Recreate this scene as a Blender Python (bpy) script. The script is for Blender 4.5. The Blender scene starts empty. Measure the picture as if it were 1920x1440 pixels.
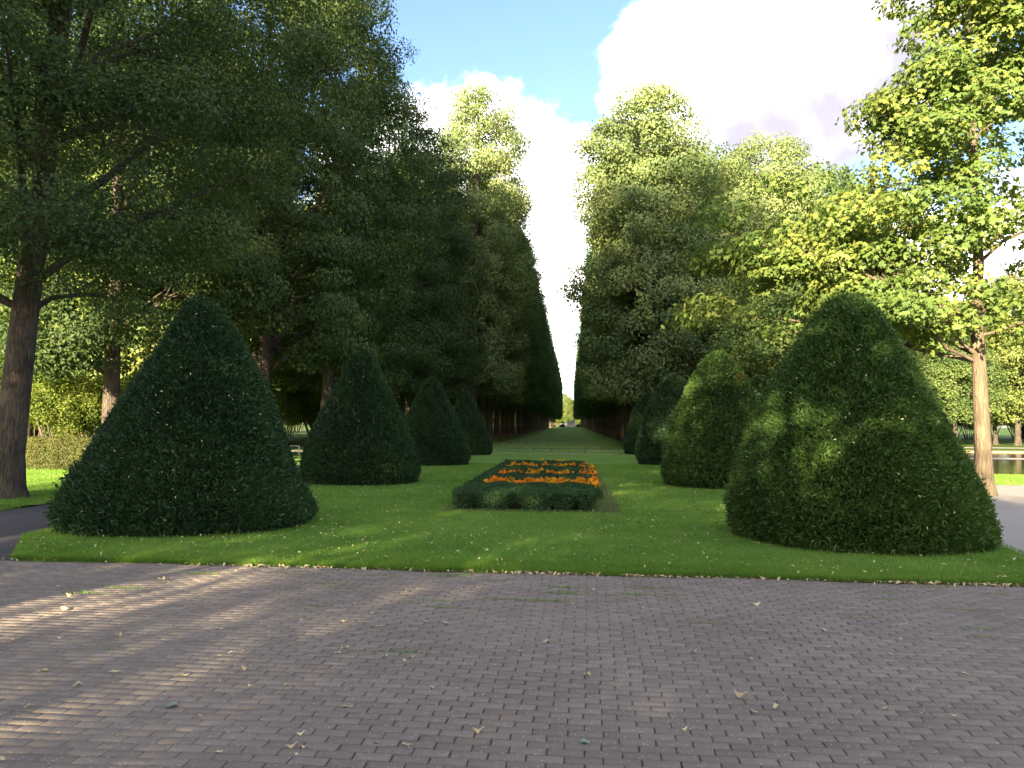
import bpy, math, random
import numpy as np
from mathutils import Matrix, Vector

R = math.radians
rnd = random.Random(7)
scn = bpy.context.scene
COL = scn.collection

# ------------------------------------------------------------------ camera, sky, sun, exposure
F = 1500.0                                   # focal length in pixels of the 1920 wide photograph
EYE = Vector((0.0, 0.0, 1.55))
CAM_ROT = Matrix.Rotation(R(4.19), 3, 'Z') @ Matrix.Rotation(R(90 + 2.79), 3, 'X') @ Matrix.Rotation(R(0.45), 3, 'Z')
cam_data = bpy.data.cameras.new('camera')
cam_data.sensor_width = 36.0
cam_data.lens = F / 1920 * 36.0
cam_data.clip_start = 0.05
cam_data.clip_end = 4000
cam = bpy.data.objects.new('camera', cam_data)
cam.matrix_world = Matrix.Translation(EYE) @ CAM_ROT.to_4x4()
COL.objects.link(cam)
scn.camera = cam

SUN_EL, SUN_AZ = 14.0, 198.0                 # low evening sun behind the viewer, a little to the left
sun_dir = Vector((math.sin(R(SUN_AZ)) * math.cos(R(SUN_EL)), math.cos(R(SUN_AZ)) * math.cos(R(SUN_EL)), math.sin(R(SUN_EL))))
sd = bpy.data.lights.new('sun', 'SUN')
sd.energy = 5.0
sd.angle = R(0.53)
sd.color = (1.0, 0.83, 0.54)
sun = bpy.data.objects.new('sun', sd)
sun.rotation_euler = sun_dir.to_track_quat('Z', 'Y').to_euler()
sun.location = (0, 0, 60)
COL.objects.link(sun)

scn.view_settings.view_transform = 'Standard'
scn.view_settings.look = 'None'
scn.view_settings.gamma = 1.0
scn.view_settings.use_curve_mapping = False
scn.view_settings.exposure = 2.82

def ray(px, py):
    return (CAM_ROT @ Vector(((px - 960) / F, -(py - 720) / F, -1.0)))
def gp(px, py, z=0.0):                        # where the view through a pixel meets the level z
    d = ray(px, py)
    t = (z - EYE.z) / d.z
    return EYE + d * t
def yp(px, py, Y):                            # where it meets the vertical plane y = Y
    d = ray(px, py)
    return EYE + d * (Y / d.y)

# ---- node helper
class N:
    def __init__(s, tree):
        s.t = tree; s.n = tree.nodes; s.l = tree.links
    def add(s, typ, **kw):
        nd = s.n.new(typ)
        for k, v in kw.items():
            if k == 'ins':
                for a, b in v.items():
                    if isinstance(b, bpy.types.NodeSocket): s.l.new(b, nd.inputs[a])
                    else: nd.inputs[a].default_value = b
            else: setattr(nd, k, v)
        return nd
    def math(s, op, a, b=None, c=None, clamp=False):
        nd = s.n.new('ShaderNodeMath'); nd.operation = op; nd.use_clamp = clamp
        for i, v in enumerate((a, b, c)):
            if v is None: continue
            if isinstance(v, bpy.types.NodeSocket): s.l.new(v, nd.inputs[i])
            else: nd.inputs[i].default_value = v
        return nd.outputs[0]
    def mix(s, f, a, b):
        nd = s.n.new('ShaderNodeMix'); nd.data_type = 'RGBA'
        for i, v in ((0, f), (6, a), (7, b)):
            if isinstance(v, bpy.types.NodeSocket): s.l.new(v, nd.inputs[i])
            else:
                nd.inputs[i].default_value = v if i == 0 else (*v[:3], 1)
        return nd.outputs[2]
    def noise(s, vec, scale, detail=4, rough=0.55, dist=0.0):
        nd = s.add('ShaderNodeTexNoise', ins={'Scale': scale, 'Detail': detail, 'Roughness': rough, 'Distortion': dist})
        if vec is not None: s.l.new(vec, nd.inputs['Vector'])
        return nd.outputs['Fac']
    def ramp(s, f, stops):
        nd = s.n.new('ShaderNodeValToRGB'); s.l.new(f, nd.inputs[0])
        e = nd.color_ramp.elements
        while len(e) < len(stops): e.new(0.5)
        for el, (p, c) in zip(e, stops):
            el.position = p; el.color = (*c, 1) if len(c) == 3 else c
        return nd.outputs[0]
    def smooth(s, f, a, b):
        nd = s.add('ShaderNodeMapRange', interpolation_type='SMOOTHSTEP')
        s.l.new(f, nd.inputs[0]); nd.inputs[1].default_value = a; nd.inputs[2].default_value = b
        return nd.outputs[0]

world = bpy.data.worlds.new('World'); scn.world = world
world.use_nodes = True
w = N(world.node_tree); w.n.clear()
sky = w.add('ShaderNodeTexSky', sky_type='NISHITA', sun_disc=False, sun_elevation=R(SUN_EL), sun_rotation=R(SUN_AZ),
            air_density=1.0, dust_density=0.6, ozone_density=1.6)
gen = w.add('ShaderNodeTexCoord').outputs['Generated']
wn = w.add('ShaderNodeTexNoise', ins={'Scale': 5.0, 'Detail': 8, 'Roughness': 0.6}); w.l.new(gen, wn.inputs['Vector'])
ws = w.add('ShaderNodeVectorMath', operation='SUBTRACT'); w.l.new(wn.outputs['Color'], ws.inputs[0]); ws.inputs[1].default_value = (.5, .5, .5)
wm = w.add('ShaderNodeVectorMath', operation='SCALE'); w.l.new(ws.outputs[0], wm.inputs[0]); wm.inputs['Scale'].default_value = 0.16
wa = w.add('ShaderNodeVectorMath', operation='ADD'); w.l.new(gen, wa.inputs[0]); w.l.new(wm.outputs[0], wa.inputs[1])
warped = wa.outputs[0]
def cloud_blobs(lst):
    acc = None
    for (px, py, rp) in lst:
        d = ray(px, py).normalized()
        sub = w.add('ShaderNodeVectorMath', operation='DISTANCE'); w.l.new(warped, sub.inputs[0]); sub.inputs[1].default_value = d
        v = w.math('SUBTRACT', 1.0, w.math('DIVIDE', sub.outputs['Value'], rp / F))
        acc = v if acc is None else w.math('SMOOTH_MAX', acc, v, 0.25)
    return acc
white = cloud_blobs([(860, 330, 190), (950, 400, 240), (1040, 470, 230), (1040, 600, 240), (740, 330, 170), (1160, 460, 200), (1170, 700, 260),
                     (1360, 130, 170), (1490, 60, 230), (1270, 165, 120), (1400, 200, 170), (1600, 150, 180), (1440, 260, 110), (1640, 60, 130), (1690, 150, 120),
                     (1550, 270, 90), (1760, 460, 110), (1900, 430, 110), (1420, -160, 200), (1620, -120, 130)])
shadow = cloud_blobs([(1390, 300, 110), (1470, 275, 150), (1550, 255, 160), (1630, 235, 150), (1700, 90, 150), (1670, 170, 120), (1590, 335, 120)])
n1 = w.noise(gen, 9.0, 10, 0.62, 0.3)
n2 = w.noise(gen, 2.2, 7, 0.6, 0.3)
dens = w.math('ADD', w.math('MAXIMUM', white, -1.0), w.math('MULTIPLY', w.math('SUBTRACT', n1, 0.5), 1.15))
m_view = w.smooth(dens, -0.02, 0.34)
m_else = w.smooth(n2, 0.52, 0.62)
# outside the field the photograph shows, the same broken cloud goes on by noise alone
fdist = w.add('ShaderNodeVectorMath', operation='DISTANCE'); w.l.new(gen, fdist.inputs[0]); fdist.inputs[1].default_value = ray(960, 420).normalized()
away = w.smooth(fdist.outputs['Value'], 0.62, 0.95)
mask = w.math('ADD', w.math('MULTIPLY', m_view, w.math('SUBTRACT', 1.0, away)), w.math('MULTIPLY', m_else, away))
shade = w.smooth(w.math('ADD', shadow, w.math('MULTIPLY', w.math('SUBTRACT', n1, 0.5), 0.8)), -0.25, 0.85)
ccol = w.mix(shade, (5.0, 4.8, 4.6), (.86, .82, .98))
skyb = w.add('ShaderNodeVectorMath', operation='MULTIPLY'); w.l.new(sky.outputs[0], skyb.inputs[0]); skyb.inputs[1].default_value = (0.35, 0.355, 0.40)
fin = w.mix(mask, skyb.outputs[0], (1, 1, 1))
w.l.new(ccol, fin.node.inputs[7])
bg = w.add('ShaderNodeBackground', ins={'Color': fin, 'Strength': 0.15})
w.l.new(bg.outputs[0], w.add('ShaderNodeOutputWorld').inputs[0])

# ------------------------------------------------------------------ helpers
def props(o, label=None, cat=None, group=None, kind=None):
    for k, v in (('label', label), ('category', cat), ('group', group), ('kind', kind)):
        if v: o[k] = v
    return o
def link(name, data, parent=None, mat=None):
    o = bpy.data.objects.new(name, data); COL.objects.link(o)
    if parent is not None: o.parent = parent
    return o
def empty(name, loc, rz=0.0, sc=1.0, **kw):
    o = bpy.data.objects.new(name, None); COL.objects.link(o)
    o.location = loc; o.rotation_euler = (0, 0, rz); o.scale = (sc, sc, sc)
    o.empty_display_size = 0.2
    return props(o, **kw)
def copy_tree(o, parent=None):
    c = o.copy(); COL.objects.link(c)
    if parent is not None: c.parent = parent
    for ch in list(o.children): copy_tree(ch, c)
    return c
def mesh(name, V, Fc, mat, tint=None, smooth=False, midx=None):
    """uniform polygon array -> mesh datablock"""
    V = np.asarray(V, dtype=np.float32).reshape(-1, 3); Fc = np.asarray(Fc, dtype=np.int32)
    me = bpy.data.meshes.new(name)
    k = Fc.shape[1]
    me.vertices.add(len(V)); me.vertices.foreach_set('co', V.ravel())
    me.loops.add(Fc.size); me.loops.foreach_set('vertex_index', Fc.ravel())
    me.polygons.add(len(Fc)); me.polygons.foreach_set('loop_start', np.arange(0, Fc.size, k, dtype=np.int32))
    try: me.polygons.foreach_set('loop_total', np.full(len(Fc), k, dtype=np.int32))
    except Exception: pass
    if smooth: me.polygons.foreach_set('use_smooth', np.ones(len(Fc), dtype=bool))
    for m in (mat if isinstance(mat, (list, tuple)) else [mat]): me.materials.append(m)
    if midx is not None: me.polygons.foreach_set('material_index', np.asarray(midx, dtype=np.int32))
    me.update(calc_edges=True)
    if tint is not None:
        a = me.attributes.new('tint', 'FLOAT', 'POINT'); a.data.foreach_set('value', np.asarray(tint, dtype=np.float32))
    return me
def unit(a):
    return a / np.maximum(np.linalg.norm(a, axis=-1, keepdims=True), 1e-9)

def material(name):
    m = bpy.data.materials.new(name); m.use_nodes = True
    n = N(m.node_tree); n.n.clear()
    return m, n
def finish(n, shader, disp=None):
    n.l.new(shader, n.add('ShaderNodeOutputMaterial').inputs[0])
def pos(n):
    return n.add('ShaderNodeNewGeometry').outputs['Position']
def objc(n):
    return n.add('ShaderNodeTexCoord').outputs['Object']
def bump(n, h, strength=0.5, dist=0.02):
    b = n.add('ShaderNodeBump', ins={'Strength': strength, 'Distance': dist}); n.l.new(h, b.inputs['Height']); return b.outputs[0]

def leaf_mat(name, c0, c1, c2, trans=0.35, tcol=(0.9, 1.0, 0.35), rough=0.55, spec=0.2, rndamt=0.25):
    """leaf tissue: colour differs from leaf to leaf (tint) and from plant to plant"""
    m, n = material(name)
    at = n.add('ShaderNodeAttribute', attribute_name='tint').outputs['Fac']
    oi = n.add('ShaderNodeObjectInfo').outputs['Random']
    nz = n.noise(objc(n), 0.45, 3)
    f = n.math('ADD', n.math('MULTIPLY', at, 0.72), n.math('ADD', n.math('MULTIPLY', n.math('SUBTRACT', oi, 0.5), rndamt), n.math('MULTIPLY', n.math('SUBTRACT', nz, 0.36), 0.8)))
    col = n.ramp(f, [(0.0, c0), (0.5, c1), (1.0, c2)])
    p = n.add('ShaderNodeBsdfPrincipled', ins={'Base Color': col, 'Roughness': rough, 'Specular IOR Level': spec})
    if trans > 0:
        tc = n.add('ShaderNodeVectorMath', operation='MULTIPLY'); n.l.new(col, tc.inputs[0]); tc.inputs[1].default_value = tuple(2.1 * a for a in tcol)
        t = n.add('ShaderNodeBsdfTranslucent', ins={'Color': tc.outputs[0]})
        mx = n.add('ShaderNodeMixShader', ins={0: trans}); n.l.new(p.outputs[0], mx.inputs[1]); n.l.new(t.outputs[0], mx.inputs[2])
        finish(n, mx.outputs[0])
    else: finish(n, p.outputs[0])
    return m
M = {}
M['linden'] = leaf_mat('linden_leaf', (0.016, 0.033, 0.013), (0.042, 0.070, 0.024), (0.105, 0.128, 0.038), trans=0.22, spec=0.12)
M['alley'] = leaf_mat('linden_leaf_skylit_tone', (0.026, 0.056, 0.024), (0.062, 0.110, 0.042), (0.13, 0.17, 0.06), trans=0.25, spec=0.15)  # linden leaf lightened: skylight on the avenue's inner faces put into the colour
M['pale'] = leaf_mat('linden_leaf_sunlit_tone', (0.042, 0.078, 0.032), (0.13, 0.17, 0.062), (0.27, 0.28, 0.12), trans=0.25, rndamt=0.15)  # brighter copy of the linden leaf, sunlight put into its colour
M['maple'] = leaf_mat('maple_leaf', (0.04, 0.08, 0.022), (0.10, 0.145, 0.035), (0.21, 0.21, 0.05), trans=0.28)
M['farleaf'] = leaf_mat('park_tree_leaf', (0.045, 0.08, 0.028), (0.11, 0.15, 0.042), (0.22, 0.23, 0.075), trans=0.3, rndamt=0.5)
M['bushleaf'] = leaf_mat('shrub_leaf', (0.05, 0.09, 0.02), (0.12, 0.16, 0.03), (0.22, 0.22, 0.045), trans=0.4)
M['hedgeleaf'] = leaf_mat('hedge_leaf', (0.045, 0.065, 0.02), (0.09, 0.10, 0.03), (0.17, 0.14, 0.05), trans=0.3)
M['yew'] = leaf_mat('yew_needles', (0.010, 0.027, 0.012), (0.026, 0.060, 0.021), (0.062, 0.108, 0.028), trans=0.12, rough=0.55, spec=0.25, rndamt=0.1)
M['yewlight'] = leaf_mat('yew_needles_brighter', (0.017, 0.042, 0.012), (0.050, 0.098, 0.020), (0.115, 0.165, 0.030), trans=0.15, rough=0.55, spec=0.25, rndamt=0.1)  # brighter, yellower green than the plain yew needles
M['box'] = leaf_mat('box_leaf', (0.016, 0.042, 0.018), (0.032, 0.078, 0.026), (0.062, 0.125, 0.034), trans=0.15, rough=0.45, rndamt=0.0)
M['marifol'] = leaf_mat('marigold_leaf', (0.025, 0.055, 0.015), (0.045, 0.09, 0.022), (0.08, 0.13, 0.03), trans=0.2)
M['blade'] = leaf_mat('grass_blade', (0.062, 0.125, 0.020), (0.12, 0.215, 0.036), (0.22, 0.30, 0.07), trans=0.3, rough=0.6, spec=0.15, rndamt=0.0)
def petal(name, c0, c1):
    m, n = material(name)
    at = n.add('ShaderNodeAttribute', attribute_name='tint').outputs['Fac']
    col = n.mix(at, c0, c1)
    p = n.add('ShaderNodeBsdfPrincipled', ins={'Base Color': col, 'Roughness': 0.6, 'Specular IOR Level': 0.2})
    t = n.add('ShaderNodeBsdfTranslucent', ins={'Color': col})
    mx = n.add('ShaderNodeMixShader', ins={0: 0.3}); n.l.new(p.outputs[0], mx.inputs[1]); n.l.new(t.outputs[0], mx.inputs[2])
    finish(n, mx.outputs[0]); return m
M['orange'] = petal('orange_petal', (0.84, 0.24, 0.015), (0.98, 0.45, 0.03))
M['yellow'] = petal('yellow_petal', (0.75, 0.36, 0.02), (0.9, 0.55, 0.03))

def simple(name, col, rough=0.8, spec=0.2, metallic=0.0, var=0.3, scale=6.0, bmp=0.3):
    m, n = material(name)
    nz = n.noise(objc(n), scale, 6, 0.6)
    c = n.mix(nz, tuple(a * (1 - var) for a in col), tuple(a * (1 + var) for a in col))
    p = n.add('ShaderNodeBsdfPrincipled', ins={'Base Color': c, 'Roughness': rough, 'Specular IOR Level': spec, 'Metallic': metallic})
    if bmp: n.l.new(bump(n, nz, bmp, 0.01), p.inputs['Normal'])
    finish(n, p.outputs[0]); return m
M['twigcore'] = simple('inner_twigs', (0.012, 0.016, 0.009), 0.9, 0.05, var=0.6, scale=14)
M['soil'] = simple('bare_soil', (0.075, 0.052, 0.042), 0.95, 0.1, var=0.45, scale=25)
M['metal'] = simple('galvanised_rail', (0.42, 0.42, 0.40), 0.5, 0.5, 0.6, var=0.15, scale=12, bmp=0)
M['darkmetal'] = simple('dull_iron_rail', (0.09, 0.085, 0.08), 0.6, 0.4, 0.4, var=0.2, scale=12, bmp=0)
M['stone'] = simple('pale_stone', (0.52, 0.50, 0.50), 0.8, 0.2, var=0.15, scale=2)
M['bluestone'] = simple('bluish_grey_stone', (0.30, 0.36, 0.46), 0.8, 0.2, var=0.2, scale=2)
M['pinkstone'] = simple('pinkish_stone', (0.46, 0.36, 0.31), 0.8, 0.2, var=0.15, scale=2)

M['rim'] = simple('sandy_pond_rim', (0.34, 0.22, 0.13), 0.85, 0.2, var=0.2, scale=3)
def bark(name, c0, c1, vs=9.0):
    m, n = material(name)
    oc = objc(n)
    mp = n.add('ShaderNodeMapping'); n.l.new(oc, mp.inputs[0]); mp.inputs['Scale'].default_value = (1, 1, 0.16)
    a = n.noise(mp.outputs[0], vs * 2.2, 8, 0.7, 0.6)
    b = n.noise(oc, 1.6, 4)
    wn_ = n.add('ShaderNodeTexNoise', ins={'Scale': vs * .6, 'Detail': 4}); n.l.new(mp.outputs[0], wn_.inputs['Vector'])
    wv_ = n.add('ShaderNodeVectorMath', operation='MULTIPLY_ADD'); n.l.new(wn_.outputs['Color'], wv_.inputs[0]); wv_.inputs[1].default_value = (.22, .22, .22); n.l.new(mp.outputs[0], wv_.inputs[2])
    v = n.add('ShaderNodeTexVoronoi', feature='DISTANCE_TO_EDGE', ins={'Scale': vs * 1.7}); n.l.new(wv_.outputs[0], v.inputs['Vector'])
    crack = n.smooth(v.outputs['Distance'], 0.0, 0.12)
    h = n.math('ADD', n.math('MULTIPLY', crack, 0.6), a)
    f = n.math('ADD', n.math('MULTIPLY', a, 0.8), n.math('MULTIPLY', n.math('SUBTRACT', b, 0.5), 0.8))
    col = n.mix(n.smooth(f, 0.15, 0.7), c0, c1)
    col2 = n.mix(n.math('MULTIPLY', n.math('SUBTRACT', 1.0, crack), 0.5 if vs > 8 else 0.12), col, tuple(x * 0.45 for x in c0))
    lich = n.mix(n.math('MULTIPLY', n.smooth(n.noise(oc, 3.3, 5), 0.56, 0.68), 0.35), col2, (0.09, 0.11, 0.05))
    p = n.add('ShaderNodeBsdfPrincipled', ins={'Base Color': lich, 'Roughness': 0.9, 'Specular IOR Level': 0.12})
    n.l.new(bump(n, h, 0.8, 0.03), p.inputs['Normal'])
    finish(n, p.outputs[0]); return m
M['bark'] = bark('linden_bark', (0.045, 0.036, 0.03), (0.13, 0.105, 0.085))
M['alleybark'] = bark('linden_bark_lit_tone', (0.08, 0.065, 0.05), (0.22, 0.18, 0.135))  # linden bark lightened to stand for light falling on the trunks
M['maplebark'] = bark('maple_bark', (0.07, 0.056, 0.040), (0.165, 0.13, 0.09), 7)

def fallen_mat(name, c0, c1):
    m, n = material(name)
    oi = n.add('ShaderNodeObjectInfo').outputs['Random']; at = n.add('ShaderNodeAttribute', attribute_name='tint').outputs['Fac']
    nz = n.noise(objc(n), 40, 4)
    c = n.mix(n.math('FRACT', n.math('ADD', oi, n.math('ADD', at, n.math('MULTIPLY', nz, .3)))), c0, c1)
    p = n.add('ShaderNodeBsdfPrincipled', ins={'Base Color': c, 'Roughness': .7, 'Specular IOR Level': .2}); finish(n, p.outputs[0]); return m
M['dry'] = fallen_mat('dry_yellow_leaf', (0.36, 0.27, 0.15), (0.62, 0.53, 0.33))
M['green'] = fallen_mat('fallen_green_leaf', (0.16, 0.21, 0.15), (0.24, 0.30, 0.20))

# --- leaves as folded rhombs
def leaves(P, Nn, S, rs, width=0.72, fold=0.16, droop=0.3, tint=None):
    n = len(P)
    rv = rs.normal(size=(n, 3))
    rv[:, 2] -= droop
    T = unit(rv - (rv * Nn).sum(1, keepdims=True) * Nn)
    B = np.cross(Nn, T)
    S = S[:, None]
    v0 = P - T * S * 0.5
    v2 = P + T * S * 0.5 - Nn * S * 0.1
    v1 = P - T * S * 0.06 + B * S * width * 0.5 + Nn * S * fold
    v3 = P - T * S * 0.06 - B * S * width * 0.5 + Nn * S * fold
    V = np.stack([v0, v1, v2, v3], 1).reshape(-1, 3)
    i = np.arange(n)[:, None] * 4
    Fc = np.concatenate([i, i + 1, i + 2, i, i + 2, i + 3], 1).reshape(-1, 3)
    tn = rs.random(n) if tint is None else tint
    return V, Fc, np.repeat(tn, 4)
def maple_leaves(P, Nn, S, rs, tint=None):
    """five-lobed leaf: fan of 5 rhombic lobes as ten triangles would be heavy; three broad lobes as six triangles"""
    n = len(P)
    rv = rs.normal(size=(n, 3)); rv[:, 2] -= 0.8
    T = unit(rv - (rv * Nn).sum(1, keepdims=True) * Nn); B = np.cross(Nn, T); S = S[:, None]
    def pt(a, r, z): return P + (T * math.cos(a) + B * math.sin(a)) * S * r + Nn * S * z
    ring = [pt(math.pi, 0.18, 0), pt(-1.9, 0.42, .04), pt(-1.05, 0.52, -.03), pt(-0.5, 0.27, .05), pt(0, 0.62, -.08),
            pt(0.5, 0.27, .05), pt(1.05, 0.52, -.03), pt(1.9, 0.42, .04)]
    V = np.stack(ring, 1).reshape(-1, 3)
    i = np.arange(n)[:, None] * 8
    tri = [(0, 1, 2), (0, 2, 3), (0, 3, 4), (0, 4, 5), (0, 5, 6), (0, 6, 7)]
    Fc = np.concatenate([i + np.array([t]) for t in tri], 1).reshape(-1, 3)
    tn = rs.random(n) if tint is None else tint
    return V, Fc, np.repeat(tn, 8)

def cat(parts):
    Vs, Fs, Ts, off = [], [], [], 0
    for V, Fc, T in parts:
        Vs.append(V); Fs.append(Fc + off); Ts.append(T); off += len(V)
    return np.concatenate(Vs), np.concatenate(Fs), np.concatenate(Ts)

def tube(path, radii, sides=8, rs=None, rough=0.0):
    path = np.asarray(path, float); n = len(path)
    d = np.gradient(path, axis=0); d = unit(d)
    up = np.array([0.0, 1.0, 0.0]) if abs(d[0][1]) < 0.9 else np.array([1.0, 0, 0])
    V = []
    a = np.linspace(0, 2 * np.pi, sides, endpoint=False)
    for k in range(n):
        x = np.cross(up, d[k]); x /= max(np.linalg.norm(x), 1e-6); y = np.cross(d[k], x)
        r = radii[k] * np.ones(sides)
        if rs is not None and rough: r = r * (1 + rough * (rs.random(sides) - 0.5))
        V.append(path[k] + np.outer(np.cos(a) * r, x) + np.outer(np.sin(a) * r, y))
    V = np.concatenate(V)
    Fc = []
    for k in range(n - 1):
        for j in range(sides):
            j2 = (j + 1) % sides
            Fc.append((k * sides + j, k * sides + j2, (k + 1) * sides + j2, (k + 1) * sides + j))
    return V, np.array(Fc)
def catq(parts):
    Vs, Fs, off = [], [], 0
    for V, Fc in parts:
        Vs.append(V); Fs.append(Fc + off); off += len(V)
    return np.concatenate(Vs), np.concatenate(Fs)

def lump(rs, n=5, amp=0.2):
    ph = rs.random((n, 2)) * 6.28; fa = rs.integers(1, 5, n); fz = rs.random(n) * 1.3 + 0.25
    am = amp * (0.5 + rs.random(n)) / n * 2
    def f(z, a):
        v = 1.0
        for i in range(n): v = v + am[i] * np.sin(fa[i] * a + ph[i, 0] + fz[i] * z + ph[i, 1])
        return v
    return f

def make_tree_data(name, seed, H, base, radius, prof, nclump, rclump, nleaf, leafsize, leafmat, barkmat, trunk_r=0.3,
                   face=None, lean=(0, 0), kind='linden', shell=0.55, limbs=26, trunk_top=0.92, flat=0.7, skew=None, extra=None, up=0.45, limb_r=1.0):
    """returns (trunk mesh, crown mesh). prof: [(t, r)] crown radius over height 0..1; face: flat clipped side on +x"""
    rs = np.random.default_rng(seed)
    tz = np.array([p[0] for p in prof]); tr = np.array([p[1] for p in prof])
    lf = lump(rs)
    t = rs.random(nclump * 3)
    keep = rs.random(len(t)) < (np.interp(t, tz, tr) + 0.12)
    t = t[keep][:nclump]; nc = len(t)
    a = rs.random(nc) * 2 * np.pi
    z = base + t * (H - base)
    Rr = np.interp(t, tz, tr) * radius * lf(z, a)
    rho = Rr * (1 - shell * rs.random(nc) ** 1.8)
    C = np.stack([np.cos(a) * rho, np.sin(a) * rho, z], 1)
    if face is not None:
        over = C[:, 0] > face
        C[over, 0] = face - rs.random(over.sum()) ** 2 * 1.3
    if skew is not None: C = skew(C, rs)
    ln = np.array([lean[0], lean[1], 0.0])
    C += ln * (C[:, 2:3] / H)
    if extra is not None: C = np.concatenate([C, np.array(extra, float)]); nc = len(C)
    rc = rclump * (0.6 + 0.8 * rs.random(nc))
    # leaves round the clumps
    w_ = rc ** 2; cnt = rs.multinomial(nleaf, w_ / w_.sum())
    ci = np.repeat(np.arange(nc), cnt)
    d = unit(rs.normal(size=(len(ci), 3)))
    rr = (0.35 + 0.65 * rs.random(len(ci)) ** 0.6)
    stray = rs.random(len(ci)) < 0.04
    rr[stray] *= 1.2
    P = C[ci] + d * (rr * rc[ci])[:, None] * np.array([1.05, 1.05, flat])
    ax = ln * 0 + np.array([0, 0, 0.0])
    out = P.copy(); out[:, 2] = 0; out = unit(out)
    Nn = unit(0.5 * out + 0.55 * d + np.array([0, 0, up]) + 0.38 * rs.normal(size=P.shape))
    S = leafsize * (0.65 + 0.7 * rs.random(len(ci)))
    ctint = rs.random(nc)
    tint = np.clip(0.55 * rs.random(len(ci)) + 0.45 * ctint[ci], 0, 1)
    if kind == 'maple': V, Fc, T = maple_leaves(P, Nn, S, rs, tint)
    else: V, Fc, T = leaves(P, Nn, S, rs, tint=tint)
    crown = mesh(name + '_crown', V, Fc, leafmat, T)
    # trunk and limbs
    parts = []
    nseg = 14
    hz = np.linspace(0, H * trunk_top, nseg)
    hz[1] = 0.25; hz[2] = 0.9
    wob = np.cumsum(rs.normal(size=(nseg, 2)) * 0.05, axis=0)
    tp = np.stack([lean[0] * hz / H + wob[:, 0] * (hz > 1), lean[1] * hz / H + wob[:, 1] * (hz > 1), hz], 1)
    trd = trunk_r * (1 - 0.88 * (hz / (H * trunk_top)) ** 0.9)
    trd[0] *= 1.55; trd[1] *= 1.18
    tp[0, 2] = -0.15
    parts.append(tube(tp, trd, 14, rs, 0.12))
    idx = rs.permutation(nc)[:limbs]
    if extra is not None: idx = idx[idx < nc - len(extra)]; idx = np.concatenate([idx, np.arange(nc - len(extra), nc)[::9]])
    for i in idx:
        e = C[i]
        sz = max(base * (0.8 + .45 * rs.random()), e[2] - (0.3 + 0.5 * rs.random()) * np.linalg.norm(e[:2] - tp[0, :2]) - 0.3)
        sz = min(sz, H * trunk_top * 0.95)
        s0 = np.array([np.interp(sz, hz, tp[:, 0]), np.interp(sz, hz, tp[:, 1]), sz])
        mid = s0 * 0.5 + e * 0.5 + np.array([0, 0, 0.12 * np.linalg.norm(e - s0)]) + rs.normal(size=3) * 0.15
        ts = np.linspace(0, 1, 7)[:, None]
        path = (1 - ts) ** 2 * s0 + 2 * ts * (1 - ts) * mid + ts ** 2 * e
        path[1:-1] += rs.normal(size=(5, 3)) * 0.06
        L = np.linalg.norm(e - s0)
        r0 = min(0.62 * np.interp(sz, hz, trd), 0.018 * L + 0.025) * limb_r
        parts.append(tube(path, r0 * (1 - 0.85 * ts[:, 0]), 6))
        # side twigs to neighbouring clumps
        dd = np.linalg.norm(C - path[4], axis=1)
        for j in np.argsort(dd)[1:4]:
            q = C[j]; pm = (path[3] + q) / 2 + rs.normal(size=3) * 0.12
            parts.append(tube([path[3], pm, q], [r0 * 0.4, r0 * 0.28, r0 * 0.1], 5))
    V, Fc = catq(parts)
    trunk = mesh(name + '_trunk', V, Fc, barkmat, smooth=True)
    return trunk, crown

def add_tree(data, name, loc, rz, sc, label, cat_='tree', group=None, zs=None):
    e = empty(name, loc, rz, sc, label=label, cat=cat_, group=group)
    if zs: e.scale = (sc, sc, zs)
    link('trunk', data[0], e); link('crown', data[1], e)
    return e

# ------------------------------------------------------------------ ground, paths, lawn, pond
def poly_sheet(name, pts, z, mat, kind='structure', depth=0.0):
    me = bpy.data.meshes.new(name)
    n = len(pts)
    V = [(p[0], p[1], z) for p in pts]; Fc = [tuple(range(n))]
    if depth:
        V += [(p[0], p[1], z - depth) for p in pts]
        Fc += [(i, i + n, (i + 1) % n + n, (i + 1) % n) for i in range(n)]
    me.from_pydata(V, [], Fc); me.materials.append(mat); me.update()
    if me.polygons[0].normal.z < 0: me.flip_normals()
    o = link(name, me); props(o, kind=kind); return o

def grass_mat(name, a, b, c):
    m, n = material(name)
    p0 = pos(n)
    big = n.noise(p0, 0.35, 5, 0.6)
    mid = n.noise(p0, 3.0, 5, 0.65)
    mp = n.add('ShaderNodeMapping'); n.l.new(p0, mp.inputs[0]); mp.inputs['Scale'].default_value = (1, 0.45, 1)
    fine = n.noise(mp.outputs[0], 60, 4, 0.7)
    f = n.math('ADD', n.math('MULTIPLY', big, 0.45), n.math('ADD', n.math('MULTIPLY', mid, 0.3), n.math('MULTIPLY', fine, 0.4)))
    col = n.ramp(f, [(0.35, a), (0.58, b), (0.8, c)])
    p = n.add('ShaderNodeBsdfPrincipled', ins={'Base Color': col, 'Roughness': 0.9, 'Specular IOR Level': 0.1})
    n.l.new(bump(n, n.math('ADD', fine, mid), 0.9, 0.04), p.inputs['Normal'])
    finish(n, p.outputs[0]); return m
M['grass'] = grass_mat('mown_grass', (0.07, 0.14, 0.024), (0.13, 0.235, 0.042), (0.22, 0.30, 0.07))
M['park'] = grass_mat('park_ground', (0.035, 0.07, 0.014), (0.07, 0.12, 0.022), (0.12, 0.15, 0.035))

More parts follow.
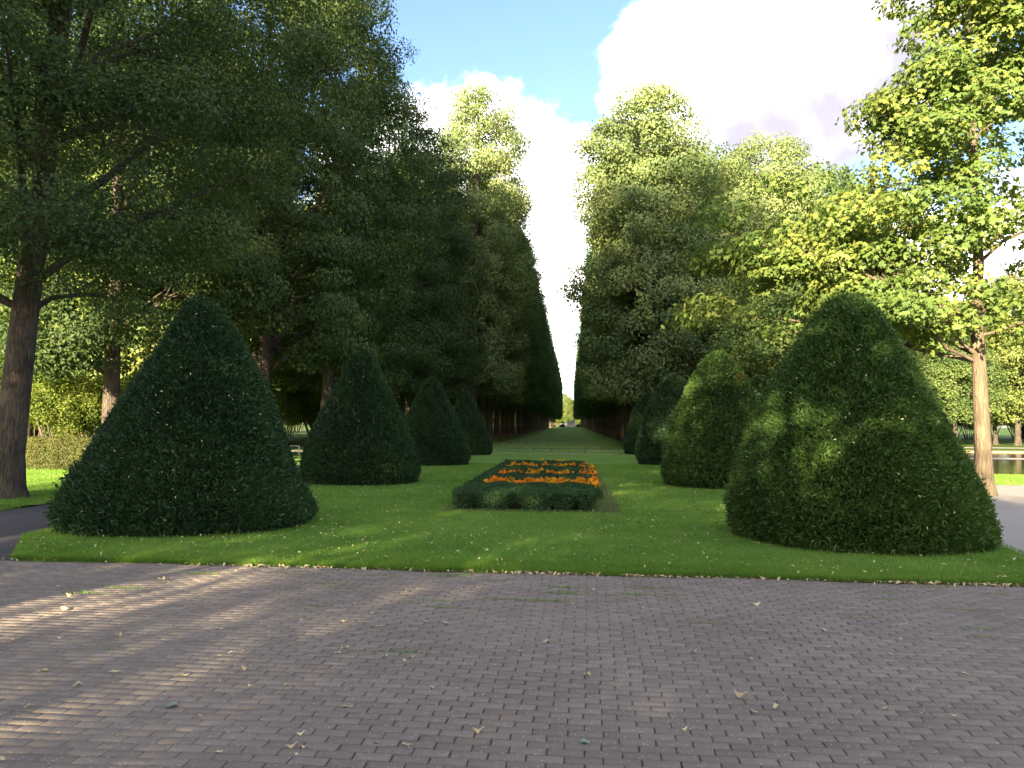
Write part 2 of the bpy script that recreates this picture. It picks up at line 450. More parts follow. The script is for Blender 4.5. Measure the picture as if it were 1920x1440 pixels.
def grit_mat(name, c0, c1, speck=0.5, scale=1.0):
    m, n = material(name)
    p0 = pos(n)
    big = n.noise(p0, 0.5, 5); fine = n.noise(p0, 90 * scale, 4, 0.7); mid = n.noise(p0, 8, 4)
    col = n.mix(n.math('ADD', n.math('MULTIPLY', big, 0.5), n.math('MULTIPLY', fine, 0.5)), c0, c1)
    v = n.add('ShaderNodeTexVoronoi', ins={'Scale': 70 * scale}); n.l.new(p0, v.inputs['Vector'])
    sp = n.math('MULTIPLY', n.smooth(v.outputs['Distance'], 0.22, 0.1), speck)
    col = n.mix(sp, col, (0.42, 0.38, 0.34))
    p = n.add('ShaderNodeBsdfPrincipled', ins={'Base Color': col, 'Roughness': 0.9, 'Specular IOR Level': 0.15})
    n.l.new(bump(n, n.math('ADD', fine, mid), 0.5, 0.008), p.inputs['Normal'])
    finish(n, p.outputs[0]); return m
M['gravel'] = grit_mat('pale_gravel', (0.25, 0.215, 0.20), (0.42, 0.37, 0.34), 0.4)
M['darkpath'] = grit_mat('asphalt_path', (0.045, 0.04, 0.045), (0.085, 0.075, 0.08), 0.15)

# brick paving
def brick_mat():
    m, n = material('grey_paving_brick')
    p0 = pos(n); oi = n.add('ShaderNodeObjectInfo').outputs['Random']
    at = n.add('ShaderNodeAttribute', attribute_name='tint').outputs['Fac']
    rv = n.math('FRACT', n.math('ADD', oi, at))
    big = n.noise(p0, 0.6, 5, 0.6); mid = n.noise(p0, 7, 5, 0.65); fine = n.noise(p0, 75, 5, 0.85)
    f = n.math('ADD', n.math('MULTIPLY', rv, 0.24), n.math('ADD', n.math('MULTIPLY', big, 0.6), n.math('MULTIPLY', n.math('SUBTRACT', fine, .25), 0.7)))
    col = n.ramp(f, [(0.25, (0.122, 0.100, 0.086)), (0.6, (0.185, 0.154, 0.132)), (0.95, (0.255, 0.212, 0.178))])
    rust = n.mix(n.math('MULTIPLY', n.smooth(mid, 0.55, 0.75), 0.35), col, (0.20, 0.13, 0.09))
    v = n.add('ShaderNodeTexVoronoi', ins={'Scale': 58.0}); n.l.new(p0, v.inputs['Vector'])
    rnd_ = n.add('ShaderNodeSeparateColor'); n.l.new(v.outputs['Color'], rnd_.inputs[0])
    sp = n.math('MULTIPLY', n.smooth(v.outputs['Distance'], 0.36, 0.15), n.smooth(rnd_.outputs[0], 0.72, 0.9))
    col2 = n.mix(n.math('MULTIPLY', sp, 0.6), rust, (0.50, 0.47, 0.44))
    # pale dried lime stains near the lawn
    st = n.math('MULTIPLY', n.smooth(n.noise(p0, 1.3, 6, 0.75, 0.8), 0.62, 0.76), 0.4)
    col3 = n.mix(st, col2, (0.36, 0.35, 0.34))
    p = n.add('ShaderNodeBsdfPrincipled', ins={'Base Color': col3, 'Roughness': 0.9, 'Specular IOR Level': 0.12})
    n.l.new(bump(n, n.math('ADD', fine, n.math('MULTIPLY', mid, 0.7)), 0.6, 0.004), p.inputs['Normal'])
    finish(n, p.outputs[0]); return m
M['brick'] = brick_mat()
def joint_mat():
    m, n = material('joint_sand_and_moss')
    p0 = pos(n)
    moss = n.smooth(n.noise(p0, 2.4, 6, 0.7), 0.50, 0.62)
    fine = n.noise(p0, 120, 3)
    c = n.mix(fine, (0.05, 0.044, 0.036), (0.11, 0.096, 0.076))
    c = n.mix(n.math('MULTIPLY', moss, 0.8), c, (0.05, 0.085, 0.02))
    p = n.add('ShaderNodeBsdfPrincipled', ins={'Base Color': c, 'Roughness': 0.95})
    finish(n, p.outputs[0]); return m
M['joint'] = joint_mat()

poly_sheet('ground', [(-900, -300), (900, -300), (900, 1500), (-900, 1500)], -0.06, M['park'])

# edge of the lawn against the paving
EL, ER = gp(-300, 1041), gp(2200, 1106)
slope = (ER.y - EL.y) / (ER.x - EL.x); e0 = EL.y - slope * EL.x
edge = lambda x: e0 + slope * x
ang = math.atan(slope)
LAWN_R, LAWN_L = 5.75, -7.35

pave = poly_sheet('pavement', [(-14, -8), (14, -8), (14, edge(14) + .05), (-14, edge(-14) + .05)], -0.0125, M['joint'])
# bricks: rows parallel to the lawn edge, running bond; each is 20 x 10 cm
BW, BD = 0.178, 0.082
def brick_geo(rs_, w_=0.0, tiltz=0.0):
    hx, hy = BW / 2 - 0.0038, BD / 2 - 0.0026
    c = 0.0025
    top = 0.0
    x1, y1 = hx - c, hy - c
    V = [(-hx, -hy, -0.03), (hx, -hy, -0.03), (hx, hy, -0.03), (-hx, hy, -0.03),
         (-hx, -hy, top - c), (hx, -hy, top - c), (hx, hy, top - c), (-hx, hy, top - c),
         (-x1, -y1, top), (x1, -y1, top), (x1, y1, top), (-x1, y1, top)]
    Fc = [(0, 1, 5, 4), (1, 2, 6, 5), (2, 3, 7, 6), (3, 0, 4, 7), (4, 5, 9, 8), (5, 6, 10, 9), (6, 7, 11, 10), (7, 4, 8, 11), (8, 9, 10, 11)]
    V = np.array(V); V[:, 0] *= 1 + rs_.uniform(-.008, .008); V[4:, :2] += rs_.uniform(-.0012, .0012, (8, 2))
    return V, np.array(Fc)
rs = np.random.default_rng(3)
variants = []
for k in range(5):
    V, Fc = brick_geo(rs); variants.append(mesh('brick', V, Fc, M['brick']))
slots = []
nrows = 122
ca, sa = math.cos(ang), math.sin(ang)
for r in range(nrows):
    off = (r % 2) * BW / 2 + rs.uniform(-.012, .012)
    for c in range(-64, 58):
        u = (c + 0.5) * BW + off; v = -(r + 0.5) * BD - 0.01
        x = u * ca - v * sa; y = e0 + u * sa + v * ca
        slots.append((x, y, r))
vis = []
camr = CAM_ROT.transposed()
for i, (x, y, r) in enumerate(slots):
    q = camr @ (Vector((x, y, 0)) - EYE)
    if q.z > -0.2: continue
    sx = 960 + F * q.x / -q.z; sy = 720 - F * q.y / -q.z
    if -10 < sx < 1930 and sy < 1450: vis.append((-sy, i))
vis.sort(); single = set(i for _, i in vis[:300])
bv, bf = brick_geo(rs)
SV, SF, ST = [], [], []
off = 0
for i, (x, y, r) in enumerate(slots):
    z = rs.normal() * 0.0008 + 0.005 * math.sin(x * 1.3 + y * .7) + 0.004 * math.sin(x * 2.9 - y * 2.1 + 1); rot = ang + rs.normal() * 0.006
    tx, ty = rs.normal() * 0.0025, rs.normal() * 0.0025
    if i in single:
        o = link('brick', variants[i % 5], pave); o.location = (x, y, z); o.rotation_euler = (tx, ty, rot)
    else:
        cr, sr = math.cos(rot), math.sin(rot)
        X = bv[:, 0] * cr - bv[:, 1] * sr + x; Y = bv[:, 0] * sr + bv[:, 1] * cr + y
        Z = bv[:, 2] + z + bv[:, 0] * ty + bv[:, 1] * tx
        SV.append(np.stack([X, Y, Z], 1)); SF.append(bf + off); ST.append(np.full(12, rs.random())); off += 12
o = link('bricks_farther_off', mesh('bricks', np.concatenate(SV), np.concatenate(SF), M['brick'], np.concatenate(ST)), pave); o.name = 'brick_paving'
props(o, kind='stuff')

# near lawn (raised a few cm over the paving), with a ragged left corner of soil under the first yew
cl = gp(30, 1047)
path_corner = gp(1925, 1048)
lawn_pts = [(cl.x, edge(cl.x)), (path_corner.x + 2.6, edge(path_corner.x + 2.6)), (path_corner.x + 1.0, path_corner.y - .35), (path_corner.x, path_corner.y), (LAWN_R, 12.0),
            (LAWN_R - .1, 40.4), (LAWN_L, 40.4), (LAWN_L, 12.5), (LAWN_L + .1, 10.2)]
lawn = poly_sheet('lawn', lawn_pts, 0.03, M['grass'], depth=0.08)
avenue = poly_sheet('avenue_lawn', [(-6.7, 42.3), (4.6, 42.3), (4.6, 372), (-6.7, 372)], 0.02, M['grass'], depth=0.06)
cross = poly_sheet('cross_path', [(-60, 40.4), (40, 40.4), (40, 42.3), (-60, 42.3)], -0.02, M['gravel'])
lp = poly_sheet('left_path', [(-14, 8.0), (-5.8, 8.0), (-5.8, 10.0), (LAWN_L + .4, 11.5), (LAWN_L + .3, 40.5), (-9.7, 40.5), (-9.7, 11.6), (-14, 9.6)], -0.028, M['darkpath'])
rp = poly_sheet('gravel_path', [(LAWN_R - .6, 8.0), (16, 6), (24, 18), (19, 22.2), (13, 22.6), (10.5, 24), (8.5, 29), (7.6, 40.5), (LAWN_R - .6, 40.5)], -0.024, M['gravel'])
sl = poly_sheet('hedge_lawn', [(-34, 14), (-9.7, 14), (-9.7, 40.3), (-34, 40.3)], -0.012, M['grass'])
# strips of leaf-strewn earth under the two rows of trees
for nm, x0, x1 in (('earth_strip', -13.5, -6.7), ('earth_strip', 4.6, 11.5)):
    poly_sheet(nm, [(x0, 44), (x1, 44), (x1, 372), (x0, 372)], -0.01, M['soil'])

# pond
def water_mat():
    m, n = material('pond_water')
    p0 = pos(n)
    h = n.noise(p0, 5.0, 4, 0.6)
    p = n.add('ShaderNodeBsdfPrincipled', ins={'Base Color': (0.02, 0.028, 0.014, 1), 'Roughness': 0.06, 'Specular IOR Level': 0.6, 'IOR': 1.33})
    n.l.new(bump(n, h, 0.12, 0.02), p.inputs['Normal'])
    finish(n, p.outputs[0]); return m
M['water'] = water_mat()
wp = [(11.5, 27.5), (16, 26), (26, 25.2), (60, 26), (70, 40), (40, 51), (16, 52.5), (12, 47), (10.3, 36)]
poly_sheet('pond', wp, -0.03, M['water'])
bank = [(10.6, 25.6), (16, 24.2), (26, 23.0), (62, 23.5)]
poly_sheet('pond_bank_near', [(8.6, 24.6), (13, 22.7), (19, 22.3), (26, 19), (62, 20), (60, 26.2), (26, 25.4), (16, 26.2), (11.3, 27.7), (10.0, 36), (8.4, 36)], -0.008, M['grass']).name = 'grassy_bank'
poly_sheet('pond_rim', [(16, 52.3), (40, 50.8), (70, 39.8), (72, 41), (41, 53.2), (16, 54.6), (10, 48), (9, 36), (10.2, 36), (12, 46.8)], 0.02, M['rim'], depth=0.1)
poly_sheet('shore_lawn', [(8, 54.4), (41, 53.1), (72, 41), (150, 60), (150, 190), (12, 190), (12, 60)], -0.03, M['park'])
poly_sheet('shore_path', [(14, 62), (80, 58), (80, 60.5), (14, 65)], -0.02, M['gravel'])

# ------------------------------------------------------------------ grass blades (uncountable)
def blades(name, n, ymin, ymax, fx, z0, hgt, wid, seed, dens_pow=1.0, fy=None):
    rs = np.random.default_rng(seed)
    u = rs.random(n) ** dens_pow
    y = ymin + (ymax - ymin) * u
    xl, xr = fx(y)
    x = xl + (xr - xl) * rs.random(n)
    if fy is not None: y = fy(x, y, rs)
    s = (0.6 + 0.7 * rs.random(n)); dist = np.sqrt(x * x + y * y)
    wv = wid * (0.7 + dist / 14.0)
    a = rs.random(n) * 6.283
    tx, ty = rs.normal(size=n) * 0.4, rs.normal(size=n) * 0.4
    h = hgt * s
    dx, dy = np.cos(a) * wv / 2, np.sin(a) * wv / 2
    z = np.full(n, z0)
    V = np.stack([np.stack([x - dx, y - dy, z], 1), np.stack([x + dx, y + dy, z], 1), np.stack([x + tx * h, y + ty * h, z + h], 1)], 1).reshape(-1, 3)
    Fc = np.arange(3 * n).reshape(-1, 3)
    # colour patches of the turf
    t = 0.5 + 0.2 * np.sin(x * 0.9 + 1.1 * np.sin(y * .5)) * np.sin(y * 0.7 + 2) + 0.12 * np.sin(x * 3.1 + y * 2.2) * np.sin(y * 2.7 - x) + rs.normal(size=n) * 0.25
    o = link(name, mesh(name, V, Fc, M['blade'], np.repeat(np.clip(t, 0, 1), 3)))
    props(o, label='short green grass growing on the lawn between the yews', cat='grass', kind='stuff')
    return o
def fx1(y):
    xr = np.where(y < 9.2, path_corner.x + 1.2 - (y - 7.6) * 0.2, np.where(y < 12, path_corner.x + (LAWN_R - path_corner.x) * (y - 9.2) / 2.8, LAWN_R))
    xl = np.where(y < 10.2, np.minimum(cl.x, cl.x + (LAWN_L + .1 - cl.x) * (y - edge(cl.x)) / (10.2 - edge(cl.x))), LAWN_L + .12)
    return xl, np.minimum(xr, LAWN_R + 1.6)
def fy1(x, y, rs_):
    lo = e0 + slope * x
    bad = y < lo
    y = np.where(bad, lo + rs_.random(len(y)) * 0.5, y)
    return y
blades('grass', 90000, 13.2, 24.5, lambda y: (-9.7 - .42 * y - 1, np.full(len(y), -9.75)), -.012, .045, .0045, 12)['label'] = 'short sunlit grass on the lawn in front of the clipped hedge'
blades('grass', 30000, 22.4, 27, lambda y: (np.full(len(y), 10.), np.full(len(y), 19.)), -.008, .05, .006, 13)['label'] = 'short grass on the bank between the gravel and the pond'
g1 = blades('grass', 420000, 7.9, 30, fx1, 0.03, 0.034, 0.0045, 11, 1.9, fy1)
# longer fringe hanging over the edge of the paving
rs = np.random.default_rng(21)
n = 26000
x = rs.uniform(cl.x, path_corner.x + 2.6, n); y = edge(x) + rs.exponential(0.03, n) - 0.018 - 0.025 * (np.sin(x * 5.1) * np.sin(x * 2.3 + 1) > .3)
h = 0.035 + 0.03 * rs.random(n); a = rs.random(n) * 6.28
V = np.stack([np.stack([x - np.cos(a) * .003, y - np.sin(a) * .003, 0.0 * x + .005], 1), np.stack([x + np.cos(a) * .003, y + np.sin(a) * .003, 0.0 * x + .005], 1),
              np.stack([x + rs.normal(size=n) * .02, y - rs.random(n) * .03, h + .005], 1)], 1).reshape(-1, 3)
props(link('grass_fringe', mesh('fringe', V, np.arange(3 * n).reshape(-1, 3), M['blade'], np.repeat(rs.random(n) * .8, 3))),
      label='longer grass fringing the lawn along the brick paving', cat='grass', kind='stuff')

# ------------------------------------------------------------------ clipped yews
def yew_data(name, seed, H, prof, nsprig, size, rx=1.0, ry=1.0, mat='yew', side=None, ragged=0.0, core=0.9, amp=0.032):
    """prof: [(z, r_left, r_right)] in metres; r varies round the bush between left (-x) and right (+x)"""
    rs = np.random.default_rng(seed)
    zz = np.array([p[0] for p in prof]); rl = np.array([p[1] for p in prof]); rr = np.array([p[2] for p in prof])
    lf = lump(rs, 7, amp)
    lf2 = lump(rs, 9, amp * 0.7)
    def Rf(z, a):
        cc = np.cos(a); w_ = 0.5 + 0.5 * cc
        return ((1 - w_) * np.interp(z, zz, rl) + w_ * np.interp(z, zz, rr)) * lf(z * 1.6, a) * lf2(z * 3.5, a * 2)
    # density by surface area
    z = rs.random(nsprig * 3) * H; a = rs.random(nsprig * 3) * 6.2832
    r = Rf(z, a); keep = rs.random(len(z)) < (r + 0.12) / (r.max() + 0.12)
    z, a, r = z[keep][:nsprig], a[keep][:nsprig], r[keep][:nsprig]
    # top cap is dense: squeeze a share upward
    ca_, sa_ = np.cos(a), np.sin(a)
    dr = (Rf(z + 0.03, a) - Rf(z - 0.03, a)) / 0.06
    Nn = unit(np.stack([ca_, sa_, -dr], 1))
    micro = 0.5 * np.sin(z * 23 + a * 9) + 0.5 * np.sin(a * 31 - z * 11 + 2 * np.sin(z * 5))
    depth = -np.abs(rs.normal(size=len(z))) * 0.045 + micro * 0.014
    stick = rs.random(len(z)) < 0.05
    depth[stick] += 0.02 + 0.05 * rs.random(stick.sum())
    if ragged:
        low = (z < 0.9) & (ca_ < -0.2)
        depth[low] += rs.normal(size=low.sum()) * ragged
    P = np.stack([ca_ * r, sa_ * r, z], 1) + Nn * depth[:, None]
    D = unit(Nn * 0.75 + np.array([0, 0, 0.35]) + rs.normal(size=P.shape) * 0.42)
    S = size * (0.6 + 0.8 * rs.random(len(z)))
    side_ = unit(np.cross(D, rs.normal(size=P.shape)))
    wv = (S * 0.13)[:, None]
    S = S[:, None]
    v0 = P - D * S * .5; v2 = P + D * S * .5 + np.array([0, 0, -0.15]) * S
    v1 = P + side_ * wv; v3 = P - side_ * wv
    V = np.stack([v0, v1, v2, v3], 1).reshape(-1, 3)
    i = np.arange(len(z))[:, None] * 4
    Fc = np.concatenate([i, i + 1, i + 2, i, i + 2, i + 3], 1).reshape(-1, 3)
    patch = 0.5 + 0.35 * np.sin(a * 3 + z * 2.1 + seed) * np.sin(z * 2.7 - a)
    t = np.clip(0.35 * patch + 0.6 * rs.random(len(z)) ** 1.4, 0, 1)
    fol = mesh(name, V, Fc, M[mat], np.repeat(t, 4))
    q = rs.permutation(len(z))[:110 if nsprig > 60000 else 45]
    lv = mesh(name + '_litter', *leaves(P[q] + Nn[q] * .05, Nn[q], .022 + .025 * rs.random(len(q)), rs, width=.4)[:2], M['dry'], rs.random(len(q) * 4))
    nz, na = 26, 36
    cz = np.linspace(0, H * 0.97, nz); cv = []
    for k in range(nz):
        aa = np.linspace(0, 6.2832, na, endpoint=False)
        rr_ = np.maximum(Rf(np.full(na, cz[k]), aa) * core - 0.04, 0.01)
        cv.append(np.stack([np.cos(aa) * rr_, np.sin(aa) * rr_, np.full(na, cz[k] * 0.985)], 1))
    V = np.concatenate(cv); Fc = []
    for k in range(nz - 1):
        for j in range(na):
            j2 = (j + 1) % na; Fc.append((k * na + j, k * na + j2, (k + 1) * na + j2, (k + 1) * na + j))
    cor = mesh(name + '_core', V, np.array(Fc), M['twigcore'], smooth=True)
    return fol, cor, lv
def dome(prof_n, H, Rl, Rr=None):
    Rr = Rr or Rl
    return [(t * H, r * Rl, r * Rr) for t, r in prof_n]
BELL = [(0, .93), (.1, 1.0), (.22, .95), (.36, .83), (.5, .69), (.65, .52), (.78, .375), (.88, .25), (.95, .15), (1, 0.02)]
EGG = [(0, .90), (.1, 1.0), (.25, .95), (.4, .85), (.55, .74), (.7, .60), (.82, .46), (.91, .32), (.97, .17), (1, 0.02)]
yl = [(0, 1.78, 1.72), (.15, 1.90, 1.90), (.4, 1.86, 1.80), (.63, 1.72, 1.68), (.95, 1.56, 1.55), (1.3, 1.38, 1.38), (1.74, 1.12, 1.19), (2.14, .90, 1.02), (2.5, .64, .82), (2.8, .46, .66), (3.1, .32, .45), (3.3, .2, .27), (3.43, .03, .03)]
yr = [(0, 1.66, 1.74), (.12, 1.74, 1.84), (.5, 1.80, 1.74), (.9, 1.68, 1.57), (1.25, 1.53, 1.40), (1.6, 1.38, 1.24), (1.94, 1.20, 1.08), (2.3, .98, .86), (2.65, .76, .66), (2.95, .58, .50), (3.15, .42, .36), (3.3, .24, .22), (3.38, .03, .03)]
def place_yew(px, py_base, rfront, data, label, rz=0.0, sc=(1, 1, 1)):
    g = gp(px, py_base); dirv = Vector((g.x, g.y, 0)).normalized()
    c = Vector((g.x, g.y, 0)) + dirv * rfront
    e = empty('yew_bush', (c.x, c.y, 0.02), rz, label=label, cat='clipped yew', group='clipped yew cones lining the lawn'); e.scale = sc
    link('foliage', data[0], e); link('inner_branches', data[1], e); props(link('caught_leaves', data[2], e), kind='stuff')
    return e
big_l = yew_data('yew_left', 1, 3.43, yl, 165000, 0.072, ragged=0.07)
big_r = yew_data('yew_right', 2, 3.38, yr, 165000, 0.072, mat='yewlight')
m_bell = yew_data('yew_bell', 3, 3.4, dome(BELL, 3.4, 1.5), 55000, 0.09)
m_egg = yew_data('yew_egg', 4, 3.4, dome(EGG, 3.4, 1.42), 55000, 0.09, mat='yewlight')
m_egg2 = yew_data('yew_egg2', 5, 3.4, dome(EGG, 3.4, 1.5), 34000, 0.11)
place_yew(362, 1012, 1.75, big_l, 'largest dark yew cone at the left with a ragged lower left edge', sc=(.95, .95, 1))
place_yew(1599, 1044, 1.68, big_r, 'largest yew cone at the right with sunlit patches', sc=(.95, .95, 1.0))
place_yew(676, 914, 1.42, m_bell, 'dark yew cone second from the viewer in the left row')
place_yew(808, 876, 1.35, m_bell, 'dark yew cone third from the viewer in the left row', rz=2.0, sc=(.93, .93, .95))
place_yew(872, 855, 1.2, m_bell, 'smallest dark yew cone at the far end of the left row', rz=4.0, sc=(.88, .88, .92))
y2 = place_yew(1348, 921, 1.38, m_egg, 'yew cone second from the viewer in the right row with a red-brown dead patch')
rs = np.random.default_rng(6); n = 60
P = np.array([.42, -.62, 2.68]) + rs.normal(size=(n, 3)) * [.05, .05, .12]; D = unit(np.array([.3, -.9, .4]) + rs.normal(size=(n, 3)) * .5)
V, Fc, T = leaves(P, unit(rs.normal(size=(n, 3))), .08 * (.6 + .8 * rs.random(n)), rs, width=.3)
M['dead'] = leaf_mat('dead_needles', (0.07, 0.028, 0.012), (0.12, 0.05, 0.02), (0.2, 0.09, 0.03), trans=.1)
props(link('dead_patch', mesh('dead_patch', V, Fc, M['dead'], T), y2), kind='stuff', label='red-brown dead patch of needles near the top')
place_yew(1263, 875, 1.35, m_egg2, 'round-topped yew cone third from the viewer in the right row', rz=1.0, sc=(.97, .97, 1.03))
place_yew(1217, 854, 1.2, m_egg2, 'yew cone at the far end of the right row half hidden by its neighbour', rz=3.0, sc=(.88, .88, .93))

# ------------------------------------------------------------------ flower bed: box hedge with marigold strips
def cover_box(x0, x1, y0, y1, h, dens, rs, size, round_=0.06, notch=0.0):
    """leaf positions and normals over the top and four sides of a clipped block"""
    out = []
    faces = [('t', (x1 - x0) * (y1 - y0)), ('f', (x1 - x0) * h), ('b', (x1 - x0) * h), ('l', (y1 - y0) * h), ('r', (y1 - y0) * h)]
    Ps, Ns = [], []
    for f, A in faces:
        n = int(A * dens)
        u, v = rs.random(n), rs.random(n)
        if f == 't': P = np.stack([x0 + u * (x1 - x0), y0 + v * (y1 - y0), np.full(n, h)], 1); Nn = np.tile([0, 0, 1.0], (n, 1))
        elif f == 'f': P = np.stack([x0 + u * (x1 - x0), np.full(n, y0), v * h], 1); Nn = np.tile([0, -1.0, 0], (n, 1))
        elif f == 'b': P = np.stack([x0 + u * (x1 - x0), np.full(n, y1), v * h], 1); Nn = np.tile([0, 1.0, 0], (n, 1))
        elif f == 'l': P = np.stack([np.full(n, x0), y0 + u * (y1 - y0), v * h], 1); Nn = np.tile([-1.0, 0, 0], (n, 1))
        else: P = np.stack([np.full(n, x1), y0 + u * (y1 - y0), v * h], 1); Nn = np.tile([1.0, 0, 0], (n, 1))
        Ps.append(P); Ns.append(Nn)
    P = np.concatenate(Ps); Nn = np.concatenate(Ns)
    # rounded shoulders
    cx = np.clip(P[:, 0], x0 + round_, x1 - round_); cy = np.clip(P[:, 1], y0 + round_, y1 - round_); cz = np.minimum(P[:, 2], h - round_)
    C = np.stack([cx, cy, cz], 1); d = P - C; L = np.linalg.norm(d, axis=1, keepdims=True)
    m = L[:, 0] > 1e-5
    P[m] = C[m] + d[m] / L[m] * np.minimum(L[m], round_)
    wob = 0.02 * np.sin(P[:, 0] * 9 + P[:, 1] * 4) + 0.015 * np.sin(P[:, 1] * 13 - P[:, 0] * 5)
    if notch:
        low = P[:, 2] < h * 0.8
        wob = wob - np.where(low, notch * np.clip(np.sin(P[:, 0] * 11 + 1.5 * np.sin(P[:, 0] * 3)), 0, 1) * (1 - P[:, 2] / h), 0)
    P = P + Nn * (wob[:, None] - np.abs(rs.normal(size=(len(P), 1))) * 0.02)
    Nn = unit(Nn * 0.8 + rs.normal(size=P.shape) * 0.6 + [0, 0, .3])
    return P, Nn
def box_geo(x0, x1, y0, y1, z0, z1):
    V = np.array([(x0, y0, z0), (x1, y0, z0), (x1, y1, z0), (x0, y1, z0), (x0, y0, z1), (x1, y0, z1), (x1, y1, z1), (x0, y1, z1)], float)
    Fc = np.array([(0, 3, 2, 1), (4, 5, 6, 7), (0, 1, 5, 4), (1, 2, 6, 5), (2, 3, 7, 6), (3, 0, 4, 7)])
    return V, Fc
BX0, BX1 = -2.08, 0.47
strips = [(16.15, 17.25), (19.1, 20.0), (22.4, 23.3)]
hedge_blocks = [(BX0, BX1, 13.95, 16.15)]
prev = 17.25
for (a_, b_) in ((17.25, 19.1), (20.0, 22.4), (23.3, 25.6)): hedge_blocks.append((BX0, BX1, a_, b_))
for (a_, b_) in strips: hedge_blocks += [(BX0, BX0 + .3, a_, b_), ]
rs = np.random.default_rng(5)
parts, cores = [], []
hed = empty('box_hedge', (0, 0, 0.02), label='low clipped box hedge framing the marigold strips in the middle of the lawn', cat='box hedge')
hh = 0.34
for k, (a0, a1, b0, b1) in enumerate(hedge_blocks):
    P, Nn = cover_box(a0, a1, b0, b1, hh, 6500 if k == 0 else 3000, rs, .03, notch=0.17 if k == 0 else 0.0)
    parts.append(leaves(P, Nn, (0.026 if k == 0 else .04) * (0.7 + .6 * rs.random(len(P))), rs, width=.6))
    cores.append(box_geo(a0 + .1, a1 - .1 if a1 == BX1 else a1 - .05, b0 + (.12 if k == 0 else .03), b1 - .04, 0, hh - .045))
V, Fc, T = cat(parts)
link('foliage', mesh('box_foliage', V, Fc, M['box'], T), hed)
V, Fc = catq(cores); link('inner_branches', mesh('box_core', V, Fc, M['twigcore']), hed)
poly_sheet('flower_bed_soil', [(BX0 - .14, 13.8), (BX1 + .42, 13.82), (BX1 + .38, 25.8), (BX0 - .12, 25.8)], 0.036, M['soil'])

# marigold: a leafy cushion with pom-pom heads
def flower_head(mat, seed):
    rs = np.random.default_rng(seed); Vs = []; Fs = []; T = []; off = 0
    for ring, (r, z, k, tilt) in enumerate(((0.034, 0.0, 10, .2), (0.026, .010, 9, .7), (0.016, .018, 7, 1.3))):
        for j in range(k):
            a = 6.2832 * j / k + ring * .3; rr = r * rs.uniform(.88, 1.12)
            c = np.array([math.cos(a), math.sin(a), 0]); s = np.array([-math.sin(a), math.cos(a), 0]); wv = rr * .42
            p0 = c * rr * .15 + [0, 0, z]; p1 = c * rr * .75 + s * wv + [0, 0, z + rr * tilt * .45 + .003]; p2 = c * rr + [0, 0, z + rr * tilt * .3 - .004]; p3 = c * rr * .75 - s * wv + [0, 0, z + rr * tilt * .45 + .003]
            Vs += [p0, p1, p2, p3]; Fs.append((off, off + 1, off + 2, off + 3)); off += 4; T += [rs.random()] * 4
    return mesh('flower_head', np.array(Vs), np.array(Fs), mat, T)
heads = {c: [flower_head(M[c], i + 40) for i in range(2)] for c in ('orange', 'yellow')}
def marigold_foliage(seed):
    rs = np.random.default_rng(seed); n = 260
    d = unit(rs.normal(size=(n, 3))); d[:, 2] = np.abs(d[:, 2])
    P = d * np.array([.12, .12, .22]) * (0.5 + .5 * rs.random((n, 1))) + [0, 0, .06]
    V, Fc, T = leaves(P, unit(d + rs.normal(size=(n, 3)) * .5), .05 * (.7 + .6 * rs.random(n)), rs, width=.35)
    return mesh('marigold_foliage', V, Fc, M['marifol'], T)
mfol = [marigold_foliage(60 + i) for i in range(3)]
def marigold(x, y, colr, seed, label, nh=6):
    rs_ = random.Random(seed)
    e = empty('marigold', (x, y, .03), rs_.uniform(0, 6.28), rs_.uniform(.85, 1.15), label=label, cat='marigold', group='marigolds planted in the flower bed')
    link('foliage', mfol[seed % 3], e)
    for k in range(nh):
        a = rs_.uniform(0, 6.28); r = .13 * rs_.random() ** .6
        o = link('flower_head', heads[colr][k % 2], e)
        o.location = (math.cos(a) * r, math.sin(a) * r, .335 - r * .5 + rs_.uniform(-.03, .03)); o.rotation_euler = (rs_.uniform(-.5, .5), rs_.uniform(-.5, .5), rs_.uniform(0, 6)); s_ = rs_.uniform(.9, 1.35); o.scale = (s_, s_, s_ * 1.3)
    return e
sn = ['front', 'middle', 'rear']
seed = 0
for si, (a_, b_) in enumerate(strips):
    ys = np.arange(a_ + .12, b_ - .02, .3 if si == 0 else .36)
    for yi, y in enumerate(ys):
        for x in np.arange(BX0 + .42, BX1 - .02, .19 if si == 0 else .2):
            seed += 1
            q = rnd.random()
            u = (x - BX0) / (BX1 - BX0)
            py = {0: .34 + .35 * (abs(u - .62) < .12) + .15 * (yi == 0), 1: .24 + .5 * (abs(u - .45) < .1) + .35 * (u > .75), 2: .2 + .4 * (u > .55 and yi > 1)}[si]
            gone = {0: .04, 1: .12 + .4 * (u > .8), 2: .12 + .3 * (abs(u - .5) < .05)}[si]
            if rnd.random() < gone: continue
            c = 'yellow' if q < py else 'orange'
            marigold(x + rnd.uniform(-.05, .05), y + rnd.uniform(-.07, .07), c, seed, f'{c} marigold growing in the {sn[si]} strip of the box hedge bed', 6 if si == 0 else 5)
for y in np.arange(15.9, 24.6, .5):
    seed += 1
    if rnd.random() < .2: continue
    c = 'yellow' if (rnd.random() < .5 or y < 16.4) else 'orange'
    marigold(BX1 + .06 + rnd.uniform(-.03, .05), y, c, seed, f'{c} marigold leaning out over the right edge of the bed', 2)
for k in range(9):
    seed += 1
    c = 'yellow' if k > 1 else 'orange'
    marigold(BX0 + .8 + k * .2 + rnd.uniform(-.06, .06), 25.75 + rnd.uniform(0, .5), c, seed, f'{c} marigold behind the rear band of box hedge', 3)

